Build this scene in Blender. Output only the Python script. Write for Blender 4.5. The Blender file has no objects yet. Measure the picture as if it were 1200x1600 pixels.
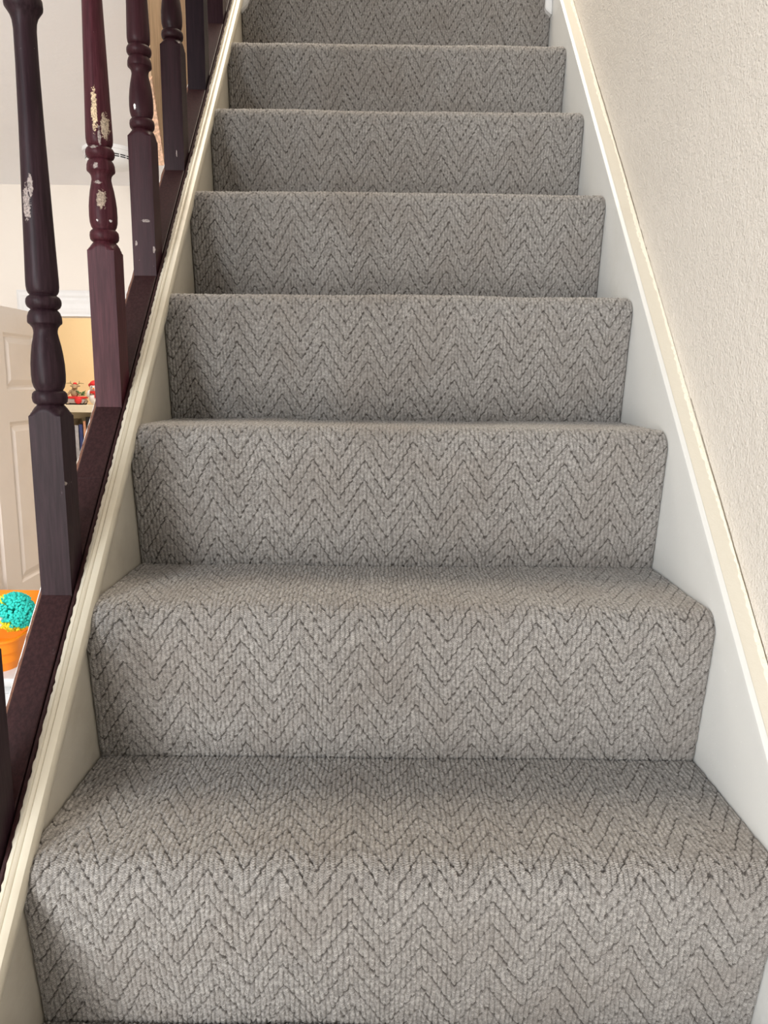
import bpy, bmesh, math, random
import numpy as np
from mathutils import Vector, Matrix
random.seed(7)
SC = bpy.context.scene
COL = SC.collection

# ------------------------------------------------------------------ camera
EX, EY, EZ, PITCH, YAW, ROLL, FPX = -0.02626, -0.70815, 0.71178, 0.17593, -0.00447, 0.01122, 1138.6
RISE, GOING, OVER = 0.21522, 0.20033, 0.027
K = RISE / GOING


def px_dir(px, py):
    u, v = px - 600.0, py - 800.0
    u, v = u * math.cos(ROLL) + v * math.sin(ROLL), -u * math.sin(ROLL) + v * math.cos(ROLL)
    cp, sp, cy, sy = math.cos(PITCH), math.sin(PITCH), math.cos(YAW), math.sin(YAW)
    a, b = u / FPX, -v / FPX
    y, z = cp + b * sp, -sp + b * cp
    return Vector((a * cy - y * sy, a * sy + y * cy, z))


f_ = px_dir(600, 800)
r_ = (px_dir(601, 800) - f_).normalized()
u_ = (px_dir(600, 799) - f_).normalized()
M = Matrix((r_, u_, -f_.normalized())).transposed().to_4x4()
M.translation = (EX, EY, EZ)
cam_d = bpy.data.cameras.new('camera')
cam = bpy.data.objects.new('camera', cam_d)
COL.objects.link(cam)
cam.matrix_world = M
cam_d.sensor_fit = 'VERTICAL'
cam_d.sensor_height = 36
cam_d.lens = FPX * 36 / 1600
cam_d.clip_start = 0.02
SC.camera = cam

# ------------------------------------------------------------------ light
SC.view_settings.view_transform = 'Standard'
SC.view_settings.look = 'None'
SC.view_settings.gamma = 1
SC.view_settings.use_curve_mapping = False
SC.view_settings.exposure = 0.40
w = bpy.data.worlds.new('world')
SC.world = w
w.use_nodes = True
w.node_tree.nodes['Background'].inputs[0].default_value = (0.97, 0.975, 0.975, 1)
w.node_tree.nodes['Background'].inputs[1].default_value = 0.31
SC.cycles.max_bounces = 6
SC.cycles.diffuse_bounces = 4


def area(name, loc, target, sx, sy, power, col):
    l = bpy.data.lights.new(name, 'AREA')
    l.shape = 'RECTANGLE'
    l.size, l.size_y, l.energy, l.color = sx, sy, power, col
    o = bpy.data.objects.new(name, l)
    o.location = loc
    o.rotation_euler = (Vector(target) - Vector(loc)).to_track_quat('-Z', 'Y').to_euler()
    COL.objects.link(o)
    return o


# daylight through the front door glass, behind and to the left of the camera
area('daylight_front', (-1.45, -1.75, 1.40), (0.0, 0.5, 0.3), 0.6, 0.8, 26, (0.86, 0.94, 1.0))
# warm daylight falling down the stairwell from the landing
area('daylight_landing', (0.1, 1.6, 3.6), (0.0, 0.6, 0.5), 1.0, 1.2, 54, (1.0, 0.87, 0.70))
# fill added for living-room daylight, brightening the far wall and door
area('fill_living_room', (-1.2, -2.7, 0.3), (-1.6, 2.4, 0.6), 1.4, 1.4, 60, (1.0, 0.97, 0.93))
# lamp light in the yellow room behind the doorway
# added fill out of view, narrowed to brighten the open door leaf
area('fill_door', (-1.02, 0.0, 1.47), (-1.62, 2.35, 0.2), 0.35, 0.35, 7.5, (1.0, 0.95, 0.92)).data.spread = math.radians(85)
area('lamp_yellow_room', (-1.5, 3.3, 1.5), (-1.6, 3.6, 0.0), 0.5, 0.5, 11, (1.0, 0.95, 0.88))


# ------------------------------------------------------------------ materials
def newmat(name, col, rough=0.6, spec=0.5, coat=0.0):
    m = bpy.data.materials.new(name)
    m.use_nodes = True
    b = m.node_tree.nodes['Principled BSDF']
    b.inputs['Base Color'].default_value = (*col, 1)
    b.inputs['Roughness'].default_value = rough
    b.inputs['Specular IOR Level'].default_value = spec
    b.inputs['Coat Weight'].default_value = coat
    return m, m.node_tree, b


def N(t, kind, **kw):
    n = t.nodes.new(kind)
    for k_, v in kw.items():
        if k_ in ('op', 'operation'):
            n.operation = v
        else:
            n.inputs[k_].default_value = v
    return n


def noise(t, scale, detail=4, rough=0.55, vec=None):
    n = N(t, 'ShaderNodeTexNoise', Scale=scale, Detail=detail, Roughness=rough)
    if vec is None:
        g = t.nodes.new('ShaderNodeNewGeometry')
        vec = g.outputs['Position']
    t.links.new(vec, n.inputs['Vector'])
    return n.outputs['Fac']


def scaled(t, s):
    g = t.nodes.new('ShaderNodeNewGeometry')
    m = t.nodes.new('ShaderNodeVectorMath')
    m.operation = 'MULTIPLY'
    t.links.new(g.outputs['Position'], m.inputs[0])
    m.inputs[1].default_value = s
    return m.outputs[0]


def ramp(t, fac, a, b):
    r = t.nodes.new('ShaderNodeMapRange')
    r.interpolation_type = 'SMOOTHSTEP'
    r.inputs['From Min'].default_value = a
    r.inputs['From Max'].default_value = b
    t.links.new(fac, r.inputs['Value'])
    return r.outputs['Result']


def mix(t, fac, a, b):
    m = t.nodes.new('ShaderNodeMix')
    m.data_type = 'RGBA'
    if isinstance(fac, (int, float)):
        m.inputs[0].default_value = fac
    else:
        t.links.new(fac, m.inputs[0])
    for i, v in ((6, a), (7, b)):
        if isinstance(v, tuple):
            m.inputs[i].default_value = (*v, 1)
        else:
            t.links.new(v, m.inputs[i])
    return m.outputs[2]


def bump(t, b, height, dist, strength=1.0):
    n = N(t, 'ShaderNodeBump', Strength=strength, Distance=dist)
    t.links.new(height, n.inputs['Height'])
    if b.inputs['Normal'].is_linked:
        t.links.new(b.inputs['Normal'].links[0].from_socket, n.inputs['Normal'])
    t.links.new(n.outputs[0], b.inputs['Normal'])


def math_(t, op, a, b=0.0):
    m = t.nodes.new('ShaderNodeMath')
    m.operation = op
    for i, v in enumerate((a, b)):
        if isinstance(v, (int, float)):
            m.inputs[i].default_value = v
        else:
            t.links.new(v, m.inputs[i])
    return m.outputs[0]


def paint(name, col, dirt, rough=0.35, bscale=60, bdist=0.0006, dfrom=0.5, dto=0.8, dscale=6):
    m, t, b = newmat(name, col, rough, 0.4)
    f = ramp(t, noise(t, dscale, 5, 0.6), dfrom, dto)
    sp = ramp(t, noise(t, 190, 2), 0.73, 0.77)
    c1 = mix(t, f, col, dirt)
    c2 = mix(t, math_(t, 'MULTIPLY', sp, 0.45), c1, tuple(min(1, x * 1.25) for x in col))
    t.links.new(c2, b.inputs['Base Color'])
    bump(t, b, noise(t, bscale, 3), bdist)
    return m


M_string = paint('cream_gloss_string', (0.53, 0.49, 0.415), (0.42, 0.375, 0.30), 0.38)
M_cap = paint('cream_gloss_moulding', (0.60, 0.555, 0.455), (0.50, 0.44, 0.34), 0.33)
M_white = paint('white_gloss', (0.66, 0.66, 0.64), (0.62, 0.615, 0.58), 0.35)
M_wtrim = paint('white_trim', (0.80, 0.80, 0.80), (0.74, 0.74, 0.73), 0.4)
M_door = paint('white_door_paint', (0.82, 0.765, 0.715), (0.78, 0.725, 0.675), 0.45)
M_cream = paint('cream_wall_paint', (0.64, 0.60, 0.515), (0.60, 0.555, 0.47), 0.7, 130, 0.0006)
M_ceil = paint('ceiling_paint', (0.90, 0.89, 0.90), (0.88, 0.87, 0.88), 0.85)
M_yellow = paint('yellow_wall_paint', (0.90, 0.67, 0.38), (0.88, 0.65, 0.37), 0.8)
M_farwall = paint('far_wall_paint', (0.80, 0.745, 0.68), (0.78, 0.72, 0.65), 0.8)

# roller-textured plaster wall
M_wall, t, b = newmat('textured_wall_paint', (0.72, 0.655, 0.575), 0.62, 0.3)
c = mix(t, ramp(t, noise(t, 3.2, 4), 0.40, 0.68), (0.79, 0.74, 0.675), (0.74, 0.69, 0.625))
c = mix(t, math_(t, 'MULTIPLY', ramp(t, noise(t, 34, 3), 0.70, 0.78), 0.35), c, (0.60, 0.56, 0.50))
t.links.new(c, b.inputs['Base Color'])
bump(t, b, noise(t, 230, 3, 0.6), 0.0026, 1.0)
bump(t, b, noise(t, 60, 3), 0.0028, 0.8)

# flaking caulk along the wall
M_caulk, t, b = newmat('flaking_caulk', (0.82, 0.76, 0.64), 0.6)
c = mix(t, ramp(t, noise(t, 260, 4, 0.7), 0.58, 0.68), (0.84, 0.78, 0.66), (0.62, 0.56, 0.44))
t.links.new(c, b.inputs['Base Color'])
bump(t, b, noise(t, 260, 4, 0.7), 0.002)
M_crack, t, b = newmat('dark_crack_plaster', (0.22, 0.18, 0.115), 0.9)  # dark tan colour of the crack line

SPOTS = []   # (centre, radii) of chipped paint, filled before the wood is made


def wood_mat(name, col, col2, rough, coat, spots=()):
    m, t, b = newmat(name, col, rough, 0.13, coat)
    b.inputs['Coat Roughness'].default_value = 0.28
    g = noise(t, 1.0, 5, 0.65, scaled(t, (260, 260, 14)))
    c = mix(t, ramp(t, g, 0.35, 0.7), col, col2)
    fleck = ramp(t, noise(t, 150, 3, 0.7), 0.745, 0.77)
    c = mix(t, math_(t, 'MULTIPLY', fleck, 0.6), c, (0.50, 0.42, 0.40))
    scuff = ramp(t, noise(t, 1.0, 4, 0.8, scaled(t, (70, 70, 45))), 0.68, 0.78)
    c = mix(t, math_(t, 'MULTIPLY', scuff, 0.22), c, (0.30, 0.24, 0.25))
    if spots:
        gm = t.nodes.new('ShaderNodeNewGeometry')
        nz = noise(t, 230, 5, 0.75)
        for (cc, rr, tone) in spots:
            s1 = t.nodes.new('ShaderNodeVectorMath'); s1.operation = 'SUBTRACT'
            t.links.new(gm.outputs['Position'], s1.inputs[0]); s1.inputs[1].default_value = cc
            s2 = t.nodes.new('ShaderNodeVectorMath'); s2.operation = 'DIVIDE'
            t.links.new(s1.outputs[0], s2.inputs[0]); s2.inputs[1].default_value = rr
            s3 = t.nodes.new('ShaderNodeVectorMath'); s3.operation = 'LENGTH'
            t.links.new(s2.outputs[0], s3.inputs[0])
            d = math_(t, 'ADD', s3.outputs['Value'], math_(t, 'MULTIPLY', math_(t, 'SUBTRACT', nz, 0.5), 2.6))
            inv = ramp(t, math_(t, 'SUBTRACT', 1.0, d), 0.0, 0.12)
            tn = mix(t, ramp(t, noise(t, 420, 4, 0.7), 0.42, 0.6), tone, tuple(x * 0.45 for x in tone))
            c = mix(t, inv, c, tn)
    t.links.new(c, b.inputs['Base Color'])
    bump(t, b, g, 0.0005, 0.5)
    return m


def hit_y(px, py, Y):
    d = px_dir(px, py)
    return Vector((EX, EY, EZ)) + d * ((Y - EY) / d.y)


BAL_Y = [-0.025, 0.1904, 0.4054, 0.6090, 0.8220, 1.0280, 1.2348]
TAN = (0.72, 0.55, 0.36)
PALE = (0.36, 0.30, 0.28)


def sp(px, py, Y, rx, rz, tone):
    p = hit_y(px, py, Y)
    return ((p.x, p.y, p.z), (rx, 0.02, rz), tone)


spots_b = {
    1: [sp(41, 318, BAL_Y[1] + .004, .005, .020, PALE), sp(47, 290, BAL_Y[1] + .004, .003, .012, PALE),
        sp(115, 744, BAL_Y[1], .0016, .003, (0.9, 0.85, 0.85)), sp(54, 633, BAL_Y[1] + .01, .004, .002, PALE),
        sp(102, 756, BAL_Y[1], .0013, .003, PALE)],
    2: [sp(148, 172, BAL_Y[2] + .004, .0042, .027, TAN), sp(164, 198, BAL_Y[2] + .008, .0045, .017, (0.50, 0.40, 0.30)),
        sp(159, 312, BAL_Y[2] + .004, .006, .013, (0.42, 0.33, 0.26)), sp(155, 213, BAL_Y[2] + .002, .002, .012, PALE),
        sp(149, 258, BAL_Y[2], .004, .004, PALE), sp(150, 283, BAL_Y[2], .006, .0025, PALE),
        sp(146, 228, BAL_Y[2], .006, .0025, PALE), sp(152, 344, BAL_Y[2], .0016, .0016, (0.9, 0.85, 0.85)),
        sp(174, 346, BAL_Y[2] + .01, .0015, .0015, (0.9, 0.85, 0.85))],
    3: [sp(211, 167, BAL_Y[3] + .002, .002, .005, (0.9, 0.85, 0.85)), sp(228, 345, BAL_Y[3], .008, .0025, PALE),
        sp(241, 390, BAL_Y[3], .0022, .006, PALE), sp(213, 380, BAL_Y[3], .002, .004, PALE)],
    4: [sp(276, 240, BAL_Y[4], .0012, .006, PALE)],
}
DK, DK2 = (0.015, 0.006, 0.009), (0.030, 0.014, 0.019)
RD, RD2 = (0.038, 0.007, 0.011), (0.070, 0.018, 0.025)
M_bal = {i: wood_mat('mahogany_stain_%s' % n, *cc, 0.45, 0.04, spots_b.get(i, ()))
         for i, n, cc in [(0, 'bottom', (DK, DK2)), (1, 'matt', (DK, DK2)), (2, 'chipped', (RD, RD2)), (3, 'red', ((0.024, 0.006, 0.009), (0.038, 0.011, 0.015))),
                          (4, 'plain', ((0.012, 0.003, 0.0045), (0.021, 0.006, 0.009))), (5, 'dark', ((0.008, 0.003, 0.0055), (0.014, 0.006, 0.009))), (6, 'upper', ((0.016, 0.005, 0.008), (0.026, 0.010, 0.014)))]}
M_rail = wood_mat('mahogany_rail', (0.020, 0.007, 0.008), (0.037, 0.014, 0.015), 0.5, 0.03)
M_railedge = wood_mat('worn_brown_edge', (0.13, 0.060, 0.040), (0.20, 0.10, 0.070), 0.5, 0.1)
M_gap, t, b = newmat('dark_groove', (0.012, 0.006, 0.006), 0.8)

M_rawwood, t, b = newmat('bare_tan_timber', (0.56, 0.38, 0.24), 0.75)
c = mix(t, ramp(t, noise(t, 1.0, 4, 0.6, scaled(t, (30, 60, 6))), 0.35, 0.7), (0.62, 0.44, 0.28), (0.40, 0.26, 0.16))
t.links.new(c, b.inputs['Base Color'])

# looped wool carpet: pale grey yarn; gaps carry dark base cloth and shade as colour
M_carpet, t, b = newmat('loop_pile_carpet', (0.4, 0.38, 0.35), 0.95, 0.12)
at = t.nodes.new('ShaderNodeAttribute')
at.attribute_name = 'backing_shade'
yarn = mix(t, ramp(t, noise(t, 240, 3, 0.7), 0.32, 0.7), (0.245, 0.233, 0.220), (0.50, 0.478, 0.452))
yarn = mix(t, math_(t, 'MULTIPLY', ramp(t, noise(t, 9, 4), 0.42, 0.7), 0.35), yarn, (0.29, 0.255, 0.225))
c = mix(t, at.outputs['Fac'], yarn, (0.075, 0.064, 0.057))
t.links.new(c, b.inputs['Base Color'])
b.inputs['Sheen Weight'].default_value = 0.15
b.inputs['Sheen Roughness'].default_value = 0.5
bump(t, b, noise(t, 900, 2, 0.7), 0.0006, 0.6)
M_carpet_edge, t2, b2 = newmat('carpet_selvedge', (0.16, 0.14, 0.12), 0.95, 0.1)

M_floor, t, b = newmat('pale_floor', (0.20, 0.16, 0.13), 0.6)  # unseen floor, coloured pale so its bounce brightens the ceiling
c = mix(t, ramp(t, noise(t, 1.0, 3, 0.6, scaled(t, (12, 2, 1))), 0.35, 0.7), (0.66, 0.63, 0.59), (0.60, 0.57, 0.53))
t.links.new(c, b.inputs['Base Color'])


def simple(name, col, rough=0.5, var=0.12, scale=40):
    m, t, b = newmat(name, col, rough)
    c = mix(t, ramp(t, noise(t, scale, 3), 0.35, 0.7), col, tuple(x * (1 - var) for x in col))
    t.links.new(c, b.inputs['Base Color'])
    return m


# ------------------------------------------------------------------ object helpers
def finish(name, bm, mat, parent=None, smooth=False, kind=None):
    bmesh.ops.recalc_face_normals(bm, faces=bm.faces)
    me = bpy.data.meshes.new(name)
    bm.to_mesh(me)
    bm.free()
    if smooth:
        me.polygons.foreach_set('use_smooth', [True] * len(me.polygons))
        try:
            me.set_sharp_from_angle(angle=math.radians(38))
        except Exception:
            pass
    mats = mat if isinstance(mat, (list, tuple)) else [mat]
    for mm in mats:
        me.materials.append(mm)
    o = bpy.data.objects.new(name, me)
    COL.objects.link(o)
    if parent is not None:
        o.parent = parent
    if kind:
        o['kind'] = kind
    return o


def tag(o, label, cat, group=None):
    o['label'] = label
    o['category'] = cat
    if group:
        o['group'] = group
    return o


def empty(name, loc=(0, 0, 0)):
    o = bpy.data.objects.new(name, None)
    o.empty_display_size = 0.05
    COL.objects.link(o)
    o.location = loc
    return o


def box(bm, x0, x1, y0, y1, z0, z1, bev=0.0, mi=0):
    vs = [bm.verts.new(p) for p in ((x0, y0, z0), (x1, y0, z0), (x1, y1, z0), (x0, y1, z0),
                                    (x0, y0, z1), (x1, y0, z1), (x1, y1, z1), (x0, y1, z1))]
    fs = []
    for q in ((0, 3, 2, 1), (4, 5, 6, 7), (0, 1, 5, 4), (1, 2, 6, 5), (2, 3, 7, 6), (3, 0, 4, 7)):
        f = bm.faces.new([vs[i] for i in q])
        f.material_index = mi
        fs.append(f)
    if bev:
        es = list({e for f in fs for e in f.edges})
        bmesh.ops.bevel(bm, geom=es, offset=bev, segments=2, affect='EDGES', profile=0.6)
    return bm


def boxo(name, dims, mat, parent=None, bev=0.0, kind=None):
    return finish(name, box(bmesh.new(), *dims, bev=bev), mat, parent, smooth=False, kind=kind)


def rebase(o, root):
    """keep a child's world place after parenting to an Empty that is not at the origin"""
    o.matrix_parent_inverse = Matrix.Translation(-root.location)


def sweep(name, prof, y0, y1, mat, parent=None, step=0.05, jit=None, smooth=True, mis=None, kind=None):
    """closed profile [(x, vertical offset)] swept up the pitch line of the stairs"""
    bm = bmesh.new()
    n = max(2, int(round((y1 - y0) / step)) + 1)
    rings = []
    for a in range(n):
        y = y0 + (y1 - y0) * a / (n - 1)
        ring = []
        for j, (x, o) in enumerate(prof):
            dx = do = 0
            if jit and j in jit:
                dx = random.uniform(-1, 1) * jit[j]
            ring.append(bm.verts.new((x + dx, y, K * y + o + do)))
        rings.append(ring)
    m = len(prof)
    for a in range(n - 1):
        for j in range(m):
            f = bm.faces.new((rings[a][j], rings[a][(j + 1) % m], rings[a + 1][(j + 1) % m], rings[a + 1][j]))
            if mis:
                f.material_index = mis.get(j, 0)
    bm.faces.new(rings[0])
    bm.faces.new(list(reversed(rings[-1])))
    return finish(name, bm, mat, parent, smooth, kind=kind)


def lathe(bm, prof, seg=32, cx=0.0, cy=0.0, sq=None):
    rings = []
    for (z, r) in prof:
        ring = []
        for a in range(seg):
            th = 2 * math.pi * (a + 0.5) / seg
            rr = r
            if sq is not None:
                rr = min(r, sq / max(abs(math.cos(th)), abs(math.sin(th))))
            ring.append(bm.verts.new((cx + rr * math.cos(th), cy + rr * math.sin(th), z)))
        rings.append(ring)
    for a in range(len(rings) - 1):
        for j in range(seg):
            bm.faces.new((rings[a][j], rings[a][(j + 1) % seg], rings[a + 1][(j + 1) % seg], rings[a + 1][j]))
    bm.faces.new(list(reversed(rings[0])))
    bm.faces.new(rings[-1])
    return bm


# ------------------------------------------------------------------ the setting
FLOOR = -4 * RISE
CEIL = 1.55
YW = 2.697
WR = 0.4345
LAND_Y = 7 * GOING
LAND_Z = 8 * RISE
XO = -0.471       # outer face of the stair string
boxo('floor', (-3.4, 0.6, -3.0, 4.2, FLOOR - 0.05, FLOOR), M_floor, kind='structure')
boxo('wall_right', (WR, WR + 0.1, -3.0, 3.6, FLOOR, 4.0), M_wall, kind='structure')
boxo('wall_left', (-3.5, -3.4, -3.0, 4.2, FLOOR, CEIL), M_farwall, kind='structure')
# living-room ceiling with the landing floor above it
boxo('ceiling', (-3.4, -0.59, -3.0, YW, CEIL, CEIL + 0.17), M_ceil, kind='structure')
DX0, DX1, DZ = -1.57, -0.85, 1.003
bm = bmesh.new()
box(bm, -3.4, DX0, YW, YW + 0.1, FLOOR, CEIL)
box(bm, DX0, DX1, YW, YW + 0.1, DZ, CEIL)
box(bm, DX1, WR, YW, YW + 0.1, FLOOR, CEIL)
finish('wall_back', bm, M_farwall, kind='structure')
# wall closing the stairs from the living room, under the string
bm = bmesh.new()
v = []
for x in (XO + 0.006, -0.42):
    v.append([bm.verts.new(p) for p in ((x, -0.93, FLOOR), (x, YW, FLOOR), (x, YW, CEIL), (x, (CEIL + 0.01) / K, CEIL), (x, -0.93, K * -0.93 + 0.02))])
bm.faces.new(v[0]); bm.faces.new(list(reversed(v[1])))
for j in range(5):
    bm.faces.new((v[0][j], v[0][(j + 1) % 5], v[1][(j + 1) % 5], v[1][j]))
finish('wall_stairs', bm, M_farwall, kind='structure')
# landing and the wall at its far side
boxo('wall_landing', (-3.4, WR, 3.0, 3.1, LAND_Z, 4.0), M_cream, kind='structure')

# yellow room beyond the doorway
boxo('wall_yellow', (-3.4, 0.0, 4.1, 4.2, FLOOR, CEIL), M_yellow, kind='structure')
boxo('wall_yellow_side', (-0.3, -0.2, YW + 0.1, 4.1, FLOOR, CEIL), M_yellow, kind='structure')

# door casing: moulded architrave in three pieces and the lining
arch = [(0.0, 0.0), (0.0, 0.012), (0.012, 0.020), (0.024, 0.022), (0.034, 0.016), (0.044, 0.018), (0.060, 0.013), (0.078, 0.011), (0.090, 0.008), (0.100, 0.004), (0.100, 0.0)]
W_ = 0.10


def archi(name, pts):
    """architrave leg: profile along a path with mitres; pts = [(inner xyz, outward dir xz)]"""
    bm = bmesh.new()
    rings = []
    for (x, z, ox, oz) in pts:
        rings.append([bm.verts.new((x + ox * (W_ - u), YW - d, z + oz * (W_ - u))) for (u, d) in arch])
    m = len(arch)
    for a in range(len(rings) - 1):
        for j in range(m - 1):
            bm.faces.new((rings[a][j], rings[a][j + 1], rings[a + 1][j + 1], rings[a + 1][j]))
    bm.faces.new(rings[0]); bm.faces.new(list(reversed(rings[-1])))
    return finish(name, bm, M_wtrim, kind='structure')


archi('trim_1', [(DX0, FLOOR, -1, 0), (DX0, DZ, -1, 1), (DX1, DZ, 1, 1), (DX1, FLOOR, 1, 0)])
bm = bmesh.new()
box(bm, DX0 - 0.002, DX0 + 0.012, YW, YW + 0.1, FLOOR, DZ)
box(bm, DX1 - 0.012, DX1 + 0.002, YW, YW + 0.1, FLOOR, DZ)
box(bm, DX0, DX1, YW, YW + 0.1, DZ - 0.012, DZ + 0.002)
finish('trim_2', bm, M_wtrim, kind='structure')

# ------------------------------------------------------------------ the open door leaf, parallel to the stairs
LX = -1.56


def door_leaf():
    y0, y1, z0, z1 = 1.90, 2.685, FLOOR + 0.01, 0.998
    ys = [y0, y0 + 0.105, 2.195, 2.318, 2.592, y1]
    zs = [z0, z0 + 0.20, -0.270, -0.150, 0.534, 0.664, 0.896, z1]
    bm = bmesh.new()
    for i in range(5):
        for j in range(7):
            a, b_, c_, d_ = ys[i], ys[i + 1], zs[j], zs[j + 1]
            if i in (1, 3) and j in (1, 3, 5):
                prev = [(a, c_), (b_, c_), (b_, d_), (a, d_)]
                pv = [bm.verts.new((LX, y, z)) for y, z in prev]
                for ins, dep in ((0.010, -0.008), (0.018, -0.009), (0.042, -0.001)):
                    cur = [(a + ins, c_ + ins), (b_ - ins, c_ + ins), (b_ - ins, d_ - ins), (a + ins, d_ - ins)]
                    cv = [bm.verts.new((LX + dep, y, z)) for y, z in cur]
                    for q in range(4):
                        bm.faces.new((pv[q], pv[(q + 1) % 4], cv[(q + 1) % 4], cv[q]))
                    pv = cv
                bm.faces.new(pv)
            else:
                bm.faces.new([bm.verts.new((LX, y, z)) for y, z in ((a, c_), (b_, c_), (b_, d_), (a, d_))])
    bmesh.ops.remove_doubles(bm, verts=bm.verts, dist=1e-5)
    # back and edges
    X2 = LX - 0.036
    c4 = [(y0, z0), (y1, z0), (y1, z1), (y0, z1)]
    bv = [bm.verts.new((X2, y, z)) for y, z in c4]
    bm.faces.new(bv)
    fv = [bm.verts.new((LX, y, z)) for y, z in c4]
    for q in range(4):
        bm.faces.new((fv[q], fv[(q + 1) % 4], bv[(q + 1) % 4], bv[q]))
    root = finish('door_1', bm, M_door, kind='structure')
    hb = bmesh.new()
    lathe(hb, [(0, 0.025), (0.006, 0.025), (0.008, 0.009), (0.035, 0.009), (0.040, 0.022), (0.055, 0.026), (0.066, 0.018), (0.068, 0.004)], 20)
    bmesh.ops.transform(hb, matrix=Matrix.Translation((LX, y0 + 0.06, 0.02)) @ Matrix.Rotation(math.pi / 2, 4, 'Y'), verts=hb.verts)
    finish('door_knob', hb, simple('brass', (0.6, 0.45, 0.2), 0.3), root, True)


door_leaf()

# ------------------------------------------------------------------ carpet
rng = np.random.default_rng(11)
NG = rng.random((512, 512))


def vnoise(x, y):
    xi, yi = np.floor(x).astype(int), np.floor(y).astype(int)
    fx, fy = x - xi, y - yi
    fx, fy = fx * fx * (3 - 2 * fx), fy * fy * (3 - 2 * fy)
    a, b_ = NG[xi % 512, yi % 512], NG[(xi + 1) % 512, yi % 512]
    c_, d_ = NG[xi % 512, (yi + 1) % 512], NG[(xi + 1) % 512, (yi + 1) % 512]
    return (a * (1 - fx) + b_ * fx) * (1 - fy) + (c_ * (1 - fx) + d_ * fx) * fy


ARC_R = 0.030
CY, CZ = -OVER + ARC_R, RISE - ARC_R
D_ = math.hypot(CY, CZ)
TH = math.asin(ARC_R / D_) - math.atan2(CY, CZ)     # lean of the riser towards the viewer
L1 = math.sqrt(D_ * D_ - ARC_R * ARC_R)
L2 = ARC_R * (math.pi / 2 + TH)
L3 = GOING - CY
LT = L1 + L2 + L3
PER, CW, SPC = 0.0755, 0.0755 / 13.5, 0.0305


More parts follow.
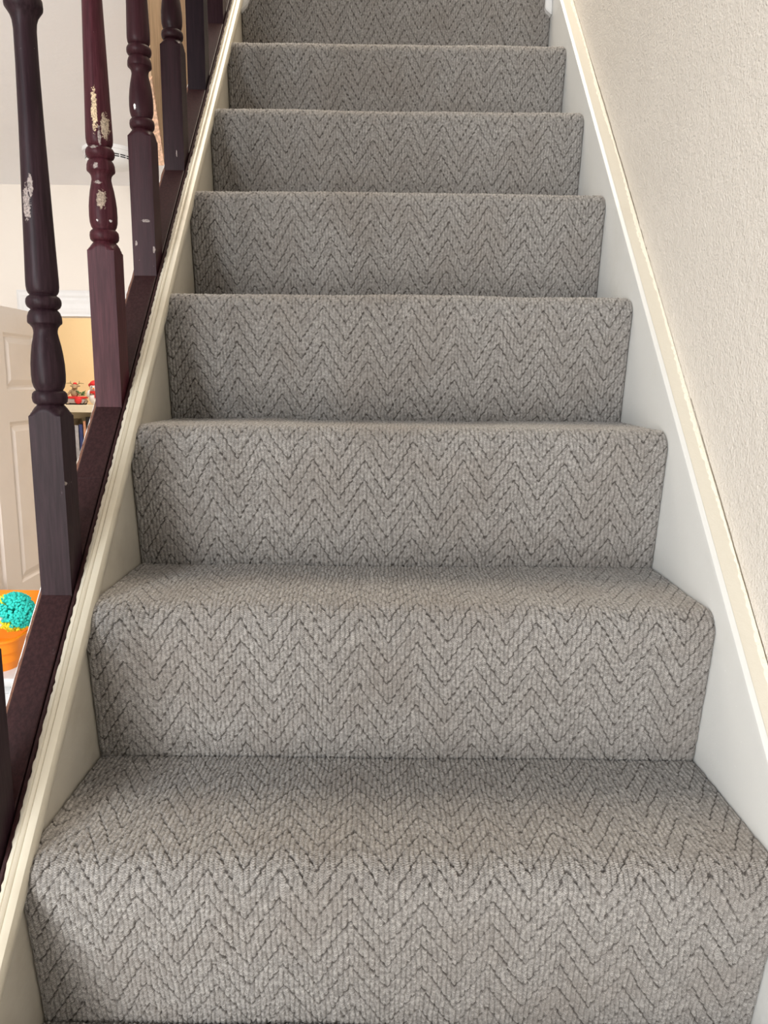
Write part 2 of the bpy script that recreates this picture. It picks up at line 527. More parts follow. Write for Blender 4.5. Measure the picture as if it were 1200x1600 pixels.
def carpet_step(i, dx, ds, ds_tread, root):
    s = np.concatenate([np.arange(-0.007, L1 + L2, ds), np.arange(L1 + L2, LT, ds_tread), [LT]])
    x = np.arange(-0.4015, 0.4015 + dx / 2, dx)
    S, X = np.meshgrid(s, x, indexing='ij')
    # path
    py, pz, ny, nz = (np.zeros_like(s) for _ in range(4))
    a = s < L1
    py[a] = -math.sin(TH) * s[a]; pz[a] = math.cos(TH) * s[a]; ny[a] = -math.cos(TH); nz[a] = -math.sin(TH)
    m_ = (s >= L1) & (s < L1 + L2)
    ang = -TH + (s[m_] - L1) / ARC_R
    ny[m_] = -np.cos(ang); nz[m_] = np.sin(ang)
    py[m_] = CY + ARC_R * ny[m_]; pz[m_] = CZ + ARC_R * nz[m_]
    e = s >= L1 + L2
    py[e] = CY + (s[e] - L1 - L2); pz[e] = RISE; nz[e] = 1
    sg = S + i * LT                       # run of the carpet continues from step to step
    # gentle pulls in the weave
    xw = X + 0.0036 * (vnoise(X * 14 + 31.7, sg * 14 + 3) - 0.5) + 0.0026 * (vnoise(X * 60 + 9, sg * 45 + 77) - 0.5)
    sw = sg + 0.006 * (vnoise(X * 11 + 5, sg * 8 + 55) - 0.5) + 0.0024 * (vnoise(X * 90 + 15, sg * 60 + 5) - 0.5)
    tric = np.abs(((xw + 0.0526) / PER + 0.5) % 1.0 - 0.5) * 2
    row0 = np.round((sw + tric * 0.0378 * 1.65) / SPC - 0.5).astype(int)
    cf = (xw + 0.0526) / CW + NG[(row0 * 31) % 512, 9] + 0.38 * (vnoise(X * 140 + 44, sg * 95 + 3) - 0.5)
    col = np.floor(cf)
    fx = cf - col - 0.5
    cc = xw + 0.0526 - fx * CW
    tri = np.abs(((cc / PER + 0.5) % 1.0) - 0.5) * 2       # 0 at a peak, 1 in a valley
    tq = 0.6 * tric + 0.4 * tri
    q = (sw + tq * 0.0378 * 1.65) / SPC
    row = np.round(q)
    wob = 0.0013 * (NG[(col.astype(int) * 3) % 512, (row.astype(int) * 7) % 512] - 0.5)
    gd = np.abs((q - row) * SPC + wob)
    chev = np.clip(1 - gd / 0.0024, 0, 1); chev = chev * chev * (3 - 2 * chev) * np.clip(0.72 + 0.5 * vnoise(X * 75 + 4, sg * 75 + 8), 0, 1)
    # short cords: each column is broken into tufts that step with the chevron
    rc = NG[(col.astype(int) * 7) % 512, (np.round(q - 0.5).astype(int) * 13) % 512]
    bq = q * 2.6 + rc * 0.7
    brk = np.floor(bq)
    bf = bq - brk
    brkg = np.clip(1 - np.minimum(bf, 1 - bf) * 0.0101 / 0.0011, 0, 1)
    rb = NG[(col.astype(int) * 5 + 100) % 512, (brk.astype(int) * 3) % 512]
    ph = sw / 0.0026 + rc * 5 + fx * 0.9 * (rb - 0.3) + 0.35 * np.cos(fx * 6.28)
    rib = 0.5 + 0.5 * np.cos(2 * np.pi * ph)
    strand = NG[(col.astype(int) * 11) % 512, (np.floor(ph).astype(int) * 3) % 512]
    colg = np.clip((np.abs(fx + 0.16 * (strand - 0.5)) - 0.30) / 0.20, 0, 1)
    hgt = 0.0034 * (0.55 + 0.45 * np.sqrt(np.clip(1 - (2 * fx) ** 2 * 0.95, 0, 1)))
    hgt = hgt + 0.0012 * (rib - 1) + 0.0010 * (rb - 0.5) + 0.0009 * (strand - 0.5)
    hgt = hgt - 0.0026 * chev - 0.0010 * brkg * rc - 0.0008 * colg
    low = 0.0035 * (vnoise(X * 9 + i * 17, sg * 7 + 200) - 0.5)
    edge = np.clip((0.4015 - np.abs(X)) / 0.009, 0, 1)
    hgt = hgt + low - 0.006 * (1 - np.sqrt(1 - (1 - edge) ** 2))
    tuck = np.clip(1 - S / 0.010, 0, 1) ** 2 * 0.6 + np.clip(1 - (LT - S) / 0.006, 0, 1) ** 2
    hgt = hgt - 0.0016 * tuck - 0.0030
    gap = np.clip(1.0 * chev + 0.20 * brkg * rc + 0.36 * colg ** 1.7 + 0.55 * (1 - rib) ** 2, 0, 1)  # grooves, ribs and column gaps darkened in colour, crevice shade included
    gap = np.clip(gap * (0.72 + 0.45 * vnoise(X * 150, sg * 150)), 0, 0.92)
    y0, z0 = GOING * (i - 1), RISE * (i - 1)
    V = np.stack([X, y0 + py[:, None] + ny[:, None] * hgt, z0 + pz[:, None] + nz[:, None] * hgt], -1)
    ns, nx = S.shape
    idx = np.arange(ns * nx).reshape(ns, nx)
    F = np.stack([idx[:-1, :-1], idx[:-1, 1:], idx[1:, 1:], idx[1:, :-1]], -1).reshape(-1, 4)
    me = bpy.data.meshes.new('step')
    me.vertices.add(ns * nx)
    me.vertices.foreach_set('co', V.reshape(-1).astype(np.float32))
    me.loops.add(F.size)
    me.loops.foreach_set('vertex_index', F.reshape(-1).astype(np.int32))
    me.polygons.add(len(F))
    me.polygons.foreach_set('loop_start', np.arange(0, F.size, 4, dtype=np.int32))
    me.polygons.foreach_set('use_smooth', np.ones(len(F), dtype=bool))
    at_ = me.attributes.new('backing_shade', 'FLOAT', 'POINT')
    at_.data.foreach_set('value', gap.reshape(-1).astype(np.float32))
    me.update(calc_edges=True)
    me.materials.append(M_carpet)
    o = bpy.data.objects.new('step', me)
    COL.objects.link(o)
    o.parent = root
    return o


stairs = empty('staircase', (0, 0, 0))
tag(stairs, 'straight flight of stairs carpeted in grey herringbone loop pile between cream-white strings', 'staircase')
for i in range(-2, 9):
    if i < 0:
        carpet_step(i, 0.006, 0.006, 0.008, stairs)
    elif i == 0:
        carpet_step(i, 0.0012, 0.002, 0.0010, stairs)
    elif i <= 2:
        carpet_step(i, 0.00088, 0.00068, 0.00068, stairs)
    elif i == 3:
        carpet_step(i, 0.00095, 0.00078, 0.0009, stairs)
    elif i <= 5:
        carpet_step(i, 0.0011, 0.00085, 0.003, stairs)
    else:
        carpet_step(i, 0.0012, 0.00095, 0.004, stairs)

# left string: plain inner face below a beaded cap moulding
YB = -0.95
ls = sweep('string', [(-0.4025, 0.222), (-0.4025, -0.16), (-0.4118, -0.16), (-0.4118, 0.222)], YB, LAND_Y + 0.02, M_string, stairs)
ls['label'] = 'cream painted string board on the left side of the stairs'
cp = sweep('cap_moulding', [(-0.4025, 0.205), (-0.3935, 0.207), (-0.3915, 0.211), (-0.3905, 0.230), (-0.3925, 0.2365), (-0.3965, 0.2395),
                            (-0.4000, 0.2400), (-0.4010, 0.2375), (-0.4020, 0.2400), (-0.4050, 0.2418), (-0.4062, 0.2395), (-0.4072, 0.2412),
                            (-0.4100, 0.2400), (-0.4120, 0.2380), (-0.4120, 0.205)],
           YB, LAND_Y + 0.02, M_cap, stairs, step=0.0035, jit={12: 0.0009, 13: 0.0010})
cp['label'] = 'cream beaded moulding with a ragged paint line along the left string'
# right string against the wall
rs = sweep('string', [(0.4020, -0.16), (0.4020, 0.262), (0.4032, 0.2680), (0.4062, 0.2710), (0.4095, 0.2715), (0.4105, 0.2695), (WR - 0.0008, 0.2695), (WR - 0.0008, -0.16)],
           YB, LAND_Y + 0.02, [M_white, M_cream], stairs, mis={5: 1})
rs['label'] = 'white string board on the right side of the stairs with a cream painted top edge'
# nosing end blocks at the top step
for sx in (-1, 1):
    bm = bmesh.new()
    xa, xb = (0.4015, 0.384) if sx > 0 else (-0.4015, -0.380)
    yf, yb = LAND_Y - OVER - 0.012, LAND_Y - 0.004
    zt = LAND_Z + 0.012
    pts = [(xa, zt), (xb, zt), (xb - (0 if sx > 0 else -0.012), LAND_Z - 0.02), (xb if sx > 0 else xb - 0.006, LAND_Z - 0.066 + 0.008), (xa, LAND_Z - 0.072)]
    A = [bm.verts.new((p[0], yf, p[1])) for p in pts]
    B = [bm.verts.new((p[0], yb, p[1])) for p in pts]
    bm.faces.new(A); bm.faces.new(list(reversed(B)))
    for j in range(5):
        bm.faces.new((A[j], A[(j + 1) % 5], B[(j + 1) % 5], B[j]))
    bmesh.ops.bevel(bm, geom=bm.edges[:], offset=0.002, segments=2, affect='EDGES')
    finish('nosing_end_block', bm, M_wtrim, stairs)
boxo('landing', (-0.40, WR - 0.004, LAND_Y + 0.18, 2.99, LAND_Z - 0.16, LAND_Z), M_carpet, stairs)

# crumbling caulk and the hairline crack where string meets wall
bm = bmesh.new()
prev = None
y = YB
while y < LAND_Y:
    wd = 0.0042 + 0.0030 * random.random() + 0.002 * math.sin(y * 21)
    ri = 0.0012 + 0.0012 * random.random()
    cur = [bm.verts.new((WR - wd, y, K * y + 0.2694)), bm.verts.new((WR - wd * 0.6, y, K * y + 0.2694 + ri)),
           bm.verts.new((WR - 0.0012, y, K * y + 0.2706 + ri)), bm.verts.new((WR - 0.0006, y, K * y + 0.2694))]
    if prev:
        for j in range(3):
            bm.faces.new((prev[j], prev[j + 1], cur[j + 1], cur[j]))
    prev = cur
    y += 0.004
finish('caulk', bm, M_caulk, stairs)
bm = bmesh.new()
prev = None
y = YB
z_off = 0.0
while y < LAND_Y:
    z_off += random.uniform(-0.0007, 0.0007)
    z_off *= 0.94
    t_ = 0.0015 * max(0.0, min(1.0, 0.65 + 0.7 * math.sin(y * 9.0) + random.uniform(-.4, .4)))
    cur = None
    if t_ > 0.0002:
        zc = K * y + 0.2740 + z_off
        cur = [bm.verts.new((WR - 0.0004, y, zc - t_)), bm.verts.new((WR - 0.0006, y, zc)), bm.verts.new((WR - 0.0004, y, zc + t_))]
        if prev:
            for j in range(2):
                bm.faces.new((prev[j], prev[j + 1], cur[j + 1], cur[j]))
    prev = cur
    y += 0.005
ck = finish('crack', bm, M_crack, kind='structure')
ck.name = 'trim_3'

# ------------------------------------------------------------------ balustrade
bal = empty('balustrade', (-0.439, 0, 0))
tag(bal, 'dark mahogany-stained stair balustrade of turned spindles along the left side of the stairs', 'balustrade')
Y0R, Y1R = -0.95, 1.385


def rb_(o):
    rebase(o, bal)
    return o


XL, XR = -0.4585, -0.4200
o = rb_(sweep('base_rail', [(XL, 0.222), (XL, 0.2335), (-0.4592, 0.2335), (-0.4632, 0.2312), (-0.4643, 0.2298), (-0.4643, 0.175),
                            (-0.4125, 0.175), (-0.4125, 0.2375), (-0.4135, 0.2395), (-0.4165, 0.2390), (-0.4175, 0.222)],
              Y0R, Y1R, [M_rail, M_railedge, M_wtrim, M_gap], bal, mis={1: 0, 2: 1, 3: 2, 4: 2, 9: 3, 10: 3}, smooth=False, step=0.006, jit={3: 0.0007}))
o['label'] = 'dark red-brown grooved rail carrying the spindles, white along its outer edge'
HB = 0.0195
for a in range(len(BAL_Y) + 1):
    ya = Y0R if a == 0 else BAL_Y[a - 1] + 2 * HB
    yb = BAL_Y[a] if a < len(BAL_Y) else Y1R
    cuts = [ya, yb]
    if a == 2:
        cuts = [ya, 0.315, yb]
    if a == 1:
        cuts = [ya, 0.125, yb]
    for p_ in range(len(cuts) - 1):
        o = rb_(sweep('spacer_fillet', [(XL + 0.0003, 0.20), (XL + 0.0003, 0.2345), (XL + 0.0012, 0.2355), (XR - 0.0012, 0.2355), (XR, 0.2343), (XR, 0.20)],
                      cuts[p_] + 0.0003, cuts[p_ + 1] - 0.0003, M_rail, bal, smooth=False))

TURN = [(.2405, .0155), (.2415, .0180), (.2440, .0200), (.2490, .0207), (.2540, .0200), (.2568, .0178), (.2578, .0157), (.2590, .0160),
        (.2620, .0178), (.2680, .0193), (.2770, .0198), (.2900, .0195), (.3010, .0184), (.3120, .0168), (.3210, .0148), (.3270, .0137), (.3300, .0138), (.3335, .0147),
        (.3368, .0172), (.3385, .0194), (.3405, .0198), (.3465, .0194), (.3510, .0180), (.3535, .0162), (.3545, .0150), (.3553, .0158), (.3575, .0186), (.3605, .0200),
        (.3635, .0203), (.3665, .0199), (.3695, .0182), (.3712, .0155), (.3722, .0152), (.3735, .0166), (.3765, .0180), (.3820, .0187), (.3900, .0187), (.4300, .0175),
        (.4900, .0159), (.5600, .0139), (.6290, .0126), (.6640, .0124), (.6730, .0132), (.6790, .0152), (.6835, .0180), (.6870, .0204), (.6900, .0207), (.6960, .0203), (.7005, .0185),
        (.7020, .0160), (.7030, .0158), (.7045, .0185), (.7090, .0206), (.7140, .0206), (.7185, .0184), (.7195, .0160)]


def baluster(i):
    y = BAL_Y[i] + HB
    z0 = K * BAL_Y[i] + 0.235
    bm = bmesh.new()
    seg = 48
    prof = [(z0 - 0.010, 0.05), (z0 + 0.2265, 0.05), (z0 + 0.2267, 0.0275), (z0 + 0.2300, 0.0240), (z0 + 0.2330, 0.0212), (z0 + 0.2360, 0.0190), (z0 + 0.2405, 0.0155)]
    rings = []
    full = [(z, r, True) for z, r in prof] + [(z0 + z, r, False) for z, r in TURN]
    full += [(z0 + 0.722, 0.0175, True), (z0 + 0.730, 0.0215, True), (z0 + 0.7345, 0.0275, True), (z0 + 0.7347, 0.05, True), (z0 + 0.87, 0.05, True)]
    for (z, r, sq) in full:
        ring = []
        for a in range(seg):
            th = 2 * math.pi * (a) / seg + math.pi / 4
            rr = min(r, HB / max(abs(math.cos(th)), abs(math.sin(th)))) if sq else r
            yy = rr * math.sin(th)
            zz = z
            if z < z0:
                zz = z0 - 0.014 + K * (yy + HB)
            if z > z0 + 0.86:
                zz = z0 + 0.838 + K * (yy + HB)
            ring.append(bm.verts.new((-0.439 + rr * math.cos(th), y + yy, zz)))
        rings.append(ring)
    for a in range(len(rings) - 1):
        for j in range(seg):
            bm.faces.new((rings[a][j], rings[a][(j + 1) % seg], rings[a + 1][(j + 1) % seg], rings[a + 1][j]))
    bm.faces.new(list(reversed(rings[0])))
    bm.faces.new(rings[-1])
    return rb_(finish('baluster', bm, M_bal[i], bal, True))


blabels = {0: 'spindle at the bottom left edge, only its dark side showing', 1: 'tall spindle nearest the camera with a matt purple-brown finish',
           2: 'reddish spindle with paint chipped off to bare wood on its taper and vase', 3: 'spindle third from the bottom with pale scuffs low on its square block',
           4: 'spindle in front of the bare tan timber', 5: 'spindle whose plain dark block fills the view beside the tan timber', 6: 'uppermost spindle in view'}
for i in range(len(BAL_Y)):
    o = baluster(i)
    o['label'] = blabels[i]
rb_(sweep('handrail', [(-0.469, 1.072), (-0.472, 1.090), (-0.470, 1.112), (-0.458, 1.124), (-0.439, 1.128), (-0.420, 1.124), (-0.408, 1.112), (-0.406, 1.090), (-0.409, 1.072)],
          Y0R, Y1R, M_rail, bal))
# newels at both ends
for (ya, yb, zb, zt, mt, nm) in ((LAND_Y - 0.012, LAND_Y + 0.07, K * LAND_Y + 0.02, LAND_Z + 1.15, M_wtrim, 'white'), (-1.03, -0.951, FLOOR, 0.15, M_rail, 'dark')):
    o = rb_(boxo('newel_post', (-0.4800, -0.4122, ya, yb, zb, zt), mt, bal, bev=0.004))
    o['label'] = nm + ' square newel post'

# ------------------------------------------------------------------ bare timber beyond the rail
XT = -0.566


def hit_x(px, py, X):
    d = px_dir(px, py)
    return Vector((EX, EY, EZ)) + d * ((X - EX) / d.x)


def slab(name, ptsyz, x0, x1, mat, parent=None):
    bm = bmesh.new()
    A = [bm.verts.new((x0, p[0], p[1])) for p in ptsyz]
    B = [bm.verts.new((x1, p[0], p[1])) for p in ptsyz]
    bm.faces.new(A); bm.faces.new(list(reversed(B)))
    n = len(ptsyz)
    for j in range(n):
        bm.faces.new((A[j], A[(j + 1) % n], B[(j + 1) % n], B[j]))
    return finish(name, bm, mat, parent)


p1, p2, p3 = hit_x(232, 0, XT), hit_x(236.5, 122, XT), hit_x(256, 255, XT)
q1, q2 = hit_x(253, 0, XT), hit_x(254, 60, XT)
r1 = hit_x(292, 20, XT)
o = slab('timber_lining', [(p1.y, 1.75), (p2.y, p2.z), (p3.y, p3.z), (p3.y + 0.06, p3.z + 0.02), (q1.y + 0.02, q2.z), (q1.y, 1.75)], XT - 0.02, XT, M_rawwood)
tag(o, 'bare tan timber board with an angled foot hanging left of the fourth spindle', 'board')
s1 = hit_x(258, 0, XT)
o = slab('timber_lining', [(s1.y, 1.75), (s1.y, p3.z + 0.04), (r1.y + 0.10, p3.z + 0.10), (r1.y + 0.10, 1.75)], XT - 0.02, XT, M_rawwood)
tag(o, 'bare tan timber board seen between the fourth and fifth spindles', 'board')
# chipped plaster edge below the board
sl = slab('plaster_edge', [(p2.y - 0.004, p2.z - 0.003), (p2.y + 0.002, p2.z + 0.005), (p3.y + 0.004, p3.z + 0.006), (p3.y - 0.002, p3.z - 0.006)], XT - 0.022, XT + 0.002, simple('chipped_plaster', (0.72, 0.45, 0.30), 0.8, 0.5, 150))
sl['kind'] = 'structure'
sl.name = 'trim_4'

# ------------------------------------------------------------------ ceiling fitting
d = px_dir(172, 236)
tz = (CEIL - EZ) / d.z
FC = Vector((EX, EY, EZ)) + d * tz
det = empty('ceiling_vent', (FC.x, FC.y, CEIL))
tag(det, 'round white slotted fitting on the living room ceiling behind the spindles', 'ceiling fitting')
RV = 0.098
bm = bmesh.new()
lathe(bm, [(0.0, RV * 1.0), (-0.008, RV), (-0.012, RV * 0.985)], 64)
finish('base_plate', bm, M_wtrim, det, True)
bm = bmesh.new()
lathe(bm, [(-0.012, RV * 0.93), (-0.024, RV * 0.92), (-0.026, RV * 0.90), (-0.042, RV * 0.90), (-0.046, RV * 0.86), (-0.056, RV * 0.70), (-0.062, RV * 0.4), (-0.063, 0.001)], 64)
finish('cover', bm, M_wtrim, det, True)
M_slot, t, b = newmat('dark_slot', (0.01, 0.01, 0.012), 0.8)
bm = bmesh.new()
for rowz in (-0.030, -0.037):
    for a in range(22):
        a0, a1 = 2 * math.pi * (a + 0.08) / 22, 2 * math.pi * (a + 0.92) / 22
        rr = RV * 0.905
        vs = []
        for th in (a0, (a0 + a1) / 2, a1):
            for zz in (rowz - 0.002, rowz + 0.002):
                vs.append(bm.verts.new((rr * math.cos(th), rr * math.sin(th), zz)))
        bm.faces.new((vs[0], vs[2], vs[3], vs[1]))
        bm.faces.new((vs[2], vs[4], vs[5], vs[3]))
finish('slots', bm, M_slot, det)

# ------------------------------------------------------------------ shelf unit in the yellow room
SY = 3.85
ST = 0.553
shelf = empty('bookcase', (-1.9, SY, FLOOR))
tag(shelf, 'cream bookcase against the yellow wall seen through the doorway', 'bookcase')
M_shelf = simple('cream_shelf_paint', (0.82, 0.74, 0.58), 0.5, 0.04)
SX0, SX1, SYB = -2.25, -1.45, SY + 0.24


def shp(name, dims, mat=M_shelf, bev=0.002):
    o = boxo(name, dims, mat, shelf, bev)
    rebase(o, shelf)
    return o


shp('top_board', (SX0 - 0.01, SX1 + 0.01, SY - 0.005, SYB, ST - 0.045, ST))
for x in (SX0, SX1 - 0.02):
    shp('side_panel', (x, x + 0.02, SY, SYB, FLOOR, ST - 0.045))
for z in (0.20, -0.14, -0.50, FLOOR + 0.06):
    shp('shelf_board', (SX0 + 0.02, SX1 - 0.02, SY + 0.005, SYB - 0.01, z - 0.02, z))
shp('back_panel', (SX0 + 0.02, SX1 - 0.02, SYB - 0.01, SYB, FLOOR, ST - 0.045))
bcols = [('cream', (0.75, 0.65, 0.5)), ('tan', (0.62, 0.42, 0.25)), ('pale grey', (0.50, 0.50, 0.55)), ('navy', (0.05, 0.07, 0.22)),
         ('salmon', (0.75, 0.38, 0.24)), ('black', (0.02, 0.02, 0.03)), ('bright green', (0.08, 0.38, 0.15)), ('dark green', (0.02, 0.12, 0.05)), ('red', (0.5, 0.06, 0.04))]
bx = -2.000
for n, (cn, cv) in enumerate(bcols):
    th = random.uniform(0.018, 0.028)
    hh = random.uniform(0.22, 0.285)
    dd = random.uniform(0.14, 0.18)
    bk = empty('book', (bx + th / 2, SY + 0.03, 0.20))
    mt = simple('book_cover_' + cn.replace(' ', '_'), cv, 0.5, 0.2)
    ob = bmesh.new()
    box(ob, -th / 2, -th / 2 + 0.002, 0, dd, 0, hh)
    box(ob, th / 2 - 0.002, th / 2, 0, dd, 0, hh)
    box(ob, -th / 2, th / 2, 0, 0.003, 0, hh)
    finish('cover', ob, mt, bk)
    ob = bmesh.new()
    box(ob, -th / 2 + 0.002, th / 2 - 0.002, 0.003, dd - 0.004, 0.003, hh - 0.004)
    finish('pages', ob, M_shelf, bk)
    tag(bk, cn + ' upright book on the shelf below the Christmas toys', 'book', 'books in the bookcase')
    bx += th + 0.0015

# toys on the bookcase: a reindeer on a red sleigh and a small snowman


def ball(bm, c, r, sz=(1, 1, 1), rot=None, seg=16):
    m_ = Matrix.Translation(c) @ (rot or Matrix()) @ Matrix.Diagonal((r * sz[0], r * sz[1], r * sz[2], 1))
    bmesh.ops.create_uvsphere(bm, u_segments=seg, v_segments=seg // 2 + 2, radius=1, matrix=m_)


def rod(bm, a, b_, r0, r1, seg=10):
    a, b_ = Vector(a), Vector(b_)
    d_ = b_ - a
    m_ = Matrix.Translation((a + b_) / 2) @ d_.to_track_quat('Z', 'Y').to_matrix().to_4x4()
    bmesh.ops.create_cone(bm, cap_ends=True, segments=seg, radius1=r0, radius2=r1, depth=d_.length, matrix=m_)


M_red = simple('red_felt', (0.72, 0.03, 0.03), 0.7)
M_snow = simple('white_plush', (0.85, 0.80, 0.76), 0.9)
M_deer = simple('brown_plush', (0.42, 0.30, 0.18), 0.9)
M_green = simple('holly_green', (0.07, 0.16, 0.05), 0.8)
M_black = simple('black_bead', (0.01, 0.01, 0.01), 0.3)
M_silver = simple('grey_sleigh_body', (0.45, 0.38, 0.36), 0.5)
M_orange_nose = simple('orange_felt', (0.9, 0.30, 0.04), 0.6)

T1 = Vector((-1.936, SY + 0.07, ST))
deer = empty('reindeer_ornament', T1)
deer.scale = (0.95, 0.95, 0.95)
tag(deer, 'small brown reindeer ornament riding a red and grey sleigh on the bookcase', 'ornament')
bm = bmesh.new()
box(bm, -0.062, 0.056, -0.03, 0.03, 0.010, 0.038, bev=0.006)
finish('sleigh_body', bm, M_silver, deer, True)
bm = bmesh.new()
box(bm, -0.066, 0.060, -0.033, 0.033, 0.040, 0.054, bev=0.005)
ball(bm, (0.018, -0.034, 0.030), 0.024, (1, .5, 1))
finish('sleigh_rim', bm, M_red, deer, True)
bm = bmesh.new()
for yy in (-0.026, 0.026):
    rod(bm, (-0.066, yy, 0.004), (0.046, yy, 0.004), 0.004, 0.004)
    rod(bm, (0.046, yy, 0.004), (0.058, yy, 0.024), 0.004, 0.003)
    for xx in (-0.04, 0.03):
        rod(bm, (xx, yy, 0.003), (xx, yy, 0.014), 0.003, 0.003)
finish('runners', bm, M_black, deer)
bm = bmesh.new()
ball(bm, (-0.016, 0, 0.078), 0.026, (0.95, 0.85, 1.25))
ball(bm, (-0.010, -0.006, 0.116), 0.018, (1, 1, 1.05))
ball(bm, (-0.006, -0.022, 0.111), 0.009, (1, 1.4, 0.9))
for sx in (-1, 1):
    rod(bm, (-0.016 + sx * 0.02, -0.006, 0.092), (-0.016 + sx * 0.040, -0.018, 0.062), 0.008, 0.006)
    ball(bm, (-0.010 + sx * 0.022, 0, 0.122), 0.008, (1.5, 0.5, 0.7))
finish('body', bm, M_deer, deer, True)
bm = bmesh.new()
for sx in (-1, 1):
    rod(bm, (-0.010 + sx * 0.008, 0, 0.128), (-0.010 + sx * 0.034, 0, 0.140), 0.003, 0.002)
    rod(bm, (-0.010 + sx * 0.034, 0, 0.140), (-0.010 + sx * 0.058, 0, 0.138), 0.0025, 0.0015)
    rod(bm, (-0.010 + sx * 0.026, 0, 0.136), (-0.010 + sx * 0.030, 0, 0.154), 0.0025, 0.0015)
finish('antlers', bm, simple('antler_brown', (0.30, 0.22, 0.10), 0.8), deer)
bm = bmesh.new()
ball(bm, (-0.010, 0, 0.136), 0.012, (1.1, 1, 0.8))
finish('hat', bm, M_red, deer, True)
bm = bmesh.new()
for k_ in range(14):
    a = random.uniform(0, 6.28)
    c0 = Vector((0.026 + 0.012 * math.cos(a), -0.006 + 0.01 * math.sin(a), 0.062 + 0.02 * random.random()))
    rod(bm, c0, c0 + Vector((0.022 * math.cos(a), 0.012 * math.sin(a), 0.016 * random.random())), 0.006, 0.001, 6)
finish('greenery', bm, M_green, deer)

T2_ = Vector((-1.815, SY + 0.06, ST))
sn = empty('snowman_toy', T2_)
tag(sn, 'white plush snowman in red hat and scarf on the bookcase beside the sleigh', 'soft toy')
bm = bmesh.new()
ball(bm, (0, 0, 0.038), 0.042, (1, 0.9, 0.9))
ball(bm, (0, 0, 0.108), 0.034, (1, 0.95, 1))
for sx in (-1, 1):
    ball(bm, (sx * 0.040, -0.008, 0.070), 0.014, (0.9, 0.9, 1.7), Matrix.Rotation(sx * -0.35, 4, 'Y'))
finish('body', bm, M_snow, sn, True)
bm = bmesh.new()
bmesh.ops.create_cone(bm, cap_ends=True, segments=20, radius1=0.036, radius2=0.036, depth=0.014, matrix=Matrix.Translation((0, 0, 0.078)))
box(bm, 0.006, 0.024, -0.042, -0.034, 0.044, 0.080, bev=0.002)
finish('scarf', bm, M_red, sn, True)
bm = bmesh.new()
ball(bm, (0, 0, 0.128), 0.033, (1, 1, 0.75))
ball(bm, (-0.030, 0, 0.122), 0.013)
ball(bm, (0.030, 0, 0.122), 0.013)
finish('hat', bm, M_red, sn, True)
bm = bmesh.new()
for sx in (-1, 1):
    ball(bm, (sx * 0.011, -0.031, 0.112), 0.0035, seg=8)
finish('eyes', bm, M_black, sn, True)
bm = bmesh.new()
rod(bm, (0, -0.030, 0.102), (0, -0.050, 0.100), 0.005, 0.001)
finish('nose', bm, M_orange_nose, sn)

# ------------------------------------------------------------------ white stool, orange tub, pompom
TBX, TBY, TBZ = -1.36, 1.62, -0.205
stool = empty('stool', (TBX, TBY, FLOOR))
tag(stool, 'white moulded stool under the orange tub at the left edge', 'stool')
M_plas = simple('white_plastic', (0.62, 0.64, 0.66), 0.3, 0.03)
hs = TBZ - FLOOR
bm = bmesh.new()
box(bm, -0.20, 0.205, -0.19, 0.19, hs - 0.030, hs, bev=0.010)
finish('seat', bm, M_plas, stool, True)
bm = bmesh.new()
box(bm, -0.17, 0.175, -0.165, 0.165, hs - 0.075, hs - 0.030, bev=0.006)
finish('apron', bm, M_plas, stool, True)
for sx in (-1, 1):
    for sy in (-1, 1):
        bm = bmesh.new()
        rod(bm, (sx * 0.165, sy * 0.155, hs - 0.06), (sx * 0.195, sy * 0.18, 0.0), 0.017, 0.013, 16)
        finish('leg', bm, M_plas, stool, True)

M_org = simple('orange_plastic', (0.95, 0.27, 0.01), 0.35, 0.05)
tub = empty('storage_tub', (TBX, TBY, TBZ))
tag(tub, 'open orange plastic tub holding a wool pompom, behind the balustrade', 'tub')


def rrect(hx, hy, r, n=8):
    pts = []
    for (sx, sy, a0) in ((1, 1, 0), (-1, 1, 90), (-1, -1, 180), (1, -1, 270)):
        for k_ in range(n + 1):
            a = math.radians(a0 + 90 * k_ / n)
            pts.append((sx * (hx - r) + r * math.cos(a), sy * (hy - r) + r * math.sin(a)))
    return pts


TH_ = 0.105
bm = bmesh.new()
lay = [(0.165, 0.150, 0.0), (0.172, 0.156, 0.028), (0.176, 0.160, 0.030), (0.179, 0.163, 0.062), (0.184, 0.168, 0.064), (0.190, 0.174, TH_ - 0.004), (0.194, 0.178, TH_ - 0.002),
       (0.194, 0.178, TH_ + 0.004), (0.184, 0.168, TH_ + 0.004), (0.176, 0.160, 0.06), (0.160, 0.145, 0.006)]
rings = [[bm.verts.new((px_, py_, z)) for px_, py_ in rrect(hx, hy, 0.06)] for hx, hy, z in lay]
nn = len(rings[0])
for a in range(len(rings) - 1):
    for j in range(nn):
        bm.faces.new((rings[a][j], rings[a][(j + 1) % nn], rings[a + 1][(j + 1) % nn], rings[a + 1][j]))
bm.faces.new(list(reversed(rings[0])))
bm.faces.new(rings[-1])
finish('shell', bm, M_org, tub, True)
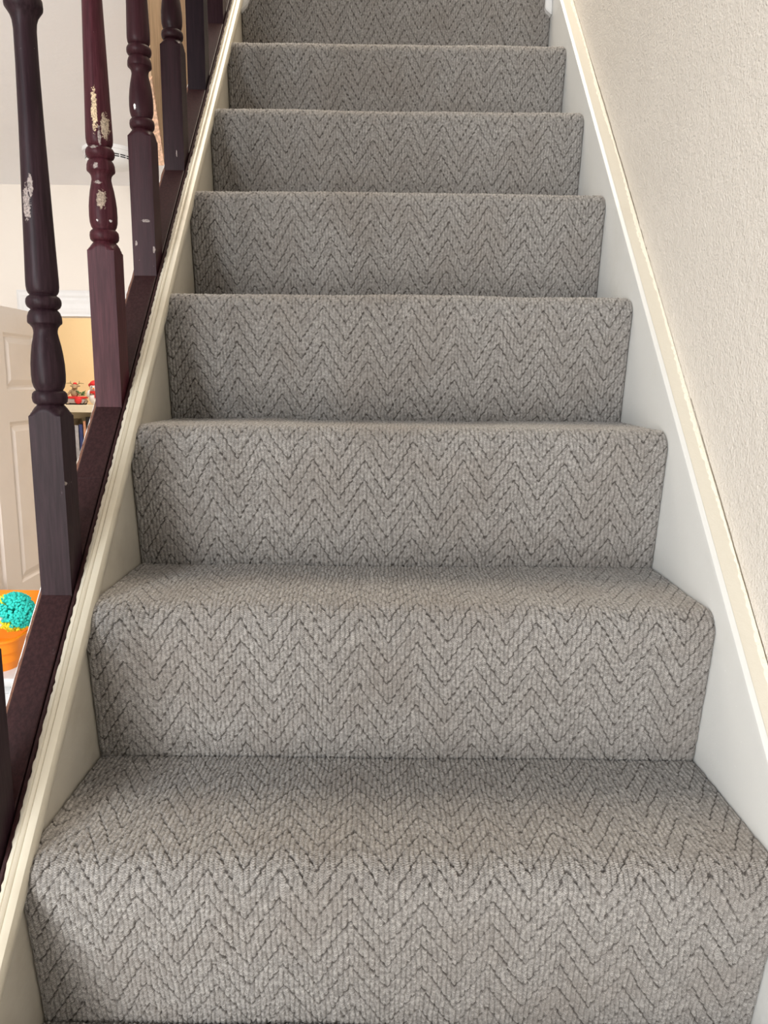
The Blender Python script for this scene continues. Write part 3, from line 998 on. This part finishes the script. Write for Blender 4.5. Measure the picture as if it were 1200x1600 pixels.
# raised back of the tub, taller at the far side
bm = bmesh.new()
pts = [p for p in rrect(0.188, 0.172, 0.06)]
bk_ = [p for p in pts if p[1] > 0.02]
bk_.sort(key=lambda p: p[0])
A, B, C_, D2 = [], [], [], []
for (x_, y_) in bk_:
    hgt_ = TH_ + 0.070 * min(1, max(0, (y_ - 0.02) / 0.06))
    A.append(bm.verts.new((x_, y_, TH_ - 0.01))); B.append(bm.verts.new((x_ * 1.04, y_ * 1.05, hgt_)))
    C_.append(bm.verts.new((x_ * 0.985, y_ * 0.985, TH_ - 0.01))); D2.append(bm.verts.new((x_ * 1.02, y_ * 1.03, hgt_)))
for j in range(len(A) - 1):
    bm.faces.new((A[j], A[j + 1], B[j + 1], B[j]))
    bm.faces.new((C_[j], C_[j + 1], D2[j + 1], D2[j]))
    bm.faces.new((B[j], B[j + 1], D2[j + 1], D2[j]))
finish('raised_rim', bm, M_org, tub, True)

# pompom: strands of yarn, teal on the upper right, yellow on the left and below
PC = hit_y(22, 956, 1.56)
pom = empty('pompom', PC)
tag(pom, 'teal and yellow wool pompom lying in the orange tub', 'pompom')


def yarn_bunch(name, mat, test, count, R=0.062):
    bm = bmesh.new()
    k_ = 0
    while k_ < count:
        v_ = Vector((random.gauss(0, 1), random.gauss(0, 1), random.gauss(0, 1))).normalized()
        if not test(v_):
            continue
        L = R * random.uniform(0.90, 1.04)
        side = v_.orthogonal().normalized()
        bend = side * random.uniform(-0.006, 0.006)
        p_ = [v_ * 0.012, v_ * L * 0.6 + bend, v_ * L + bend * 1.5]
        r_s = [0.0030, 0.0042, 0.0044]
        rg = []
        for pp, rr in zip(p_, r_s):
            s2 = v_.cross(side)
            rg.append([bm.verts.new(pp + side * rr * math.cos(q_) + s2 * rr * math.sin(q_)) for q_ in [2 * math.pi * z_ / 6 for z_ in range(6)]])
        tip = bm.verts.new(p_[-1] + v_ * 0.003)
        for a in range(2):
            for j in range(6):
                bm.faces.new((rg[a][j], rg[a][(j + 1) % 6], rg[a + 1][(j + 1) % 6], rg[a + 1][j]))
        for j in range(6):
            bm.faces.new((rg[2][j], rg[2][(j + 1) % 6], tip))
        k_ += 1
    return finish(name, bm, mat, pom, True)


def zone(v_):
    if v_.x < -0.38:
        return 1 if v_.z > -0.45 else 2
    a = v_.x * 0.62 + v_.z * 0.72 - v_.y * 0.1
    if a > -0.12:
        return 0
    if v_.z < -0.35 and v_.x > -0.75:
        return 1
    return 1 if v_.x < -0.5 or v_.z < -0.2 else 2


yarn_bunch('teal_yarn', simple('teal_wool', (0.03, 0.66, 0.58), 0.9, 0.3, 120), lambda v_: zone(v_) == 0, 620)
yarn_bunch('yellow_yarn', simple('yellow_wool', (0.92, 0.84, 0.04), 0.9, 0.2, 120), lambda v_: zone(v_) == 1, 420)
yarn_bunch('white_yarn', simple('white_wool', (0.85, 0.82, 0.72), 0.9, 0.1, 120), lambda v_: zone(v_) == 2, 60)
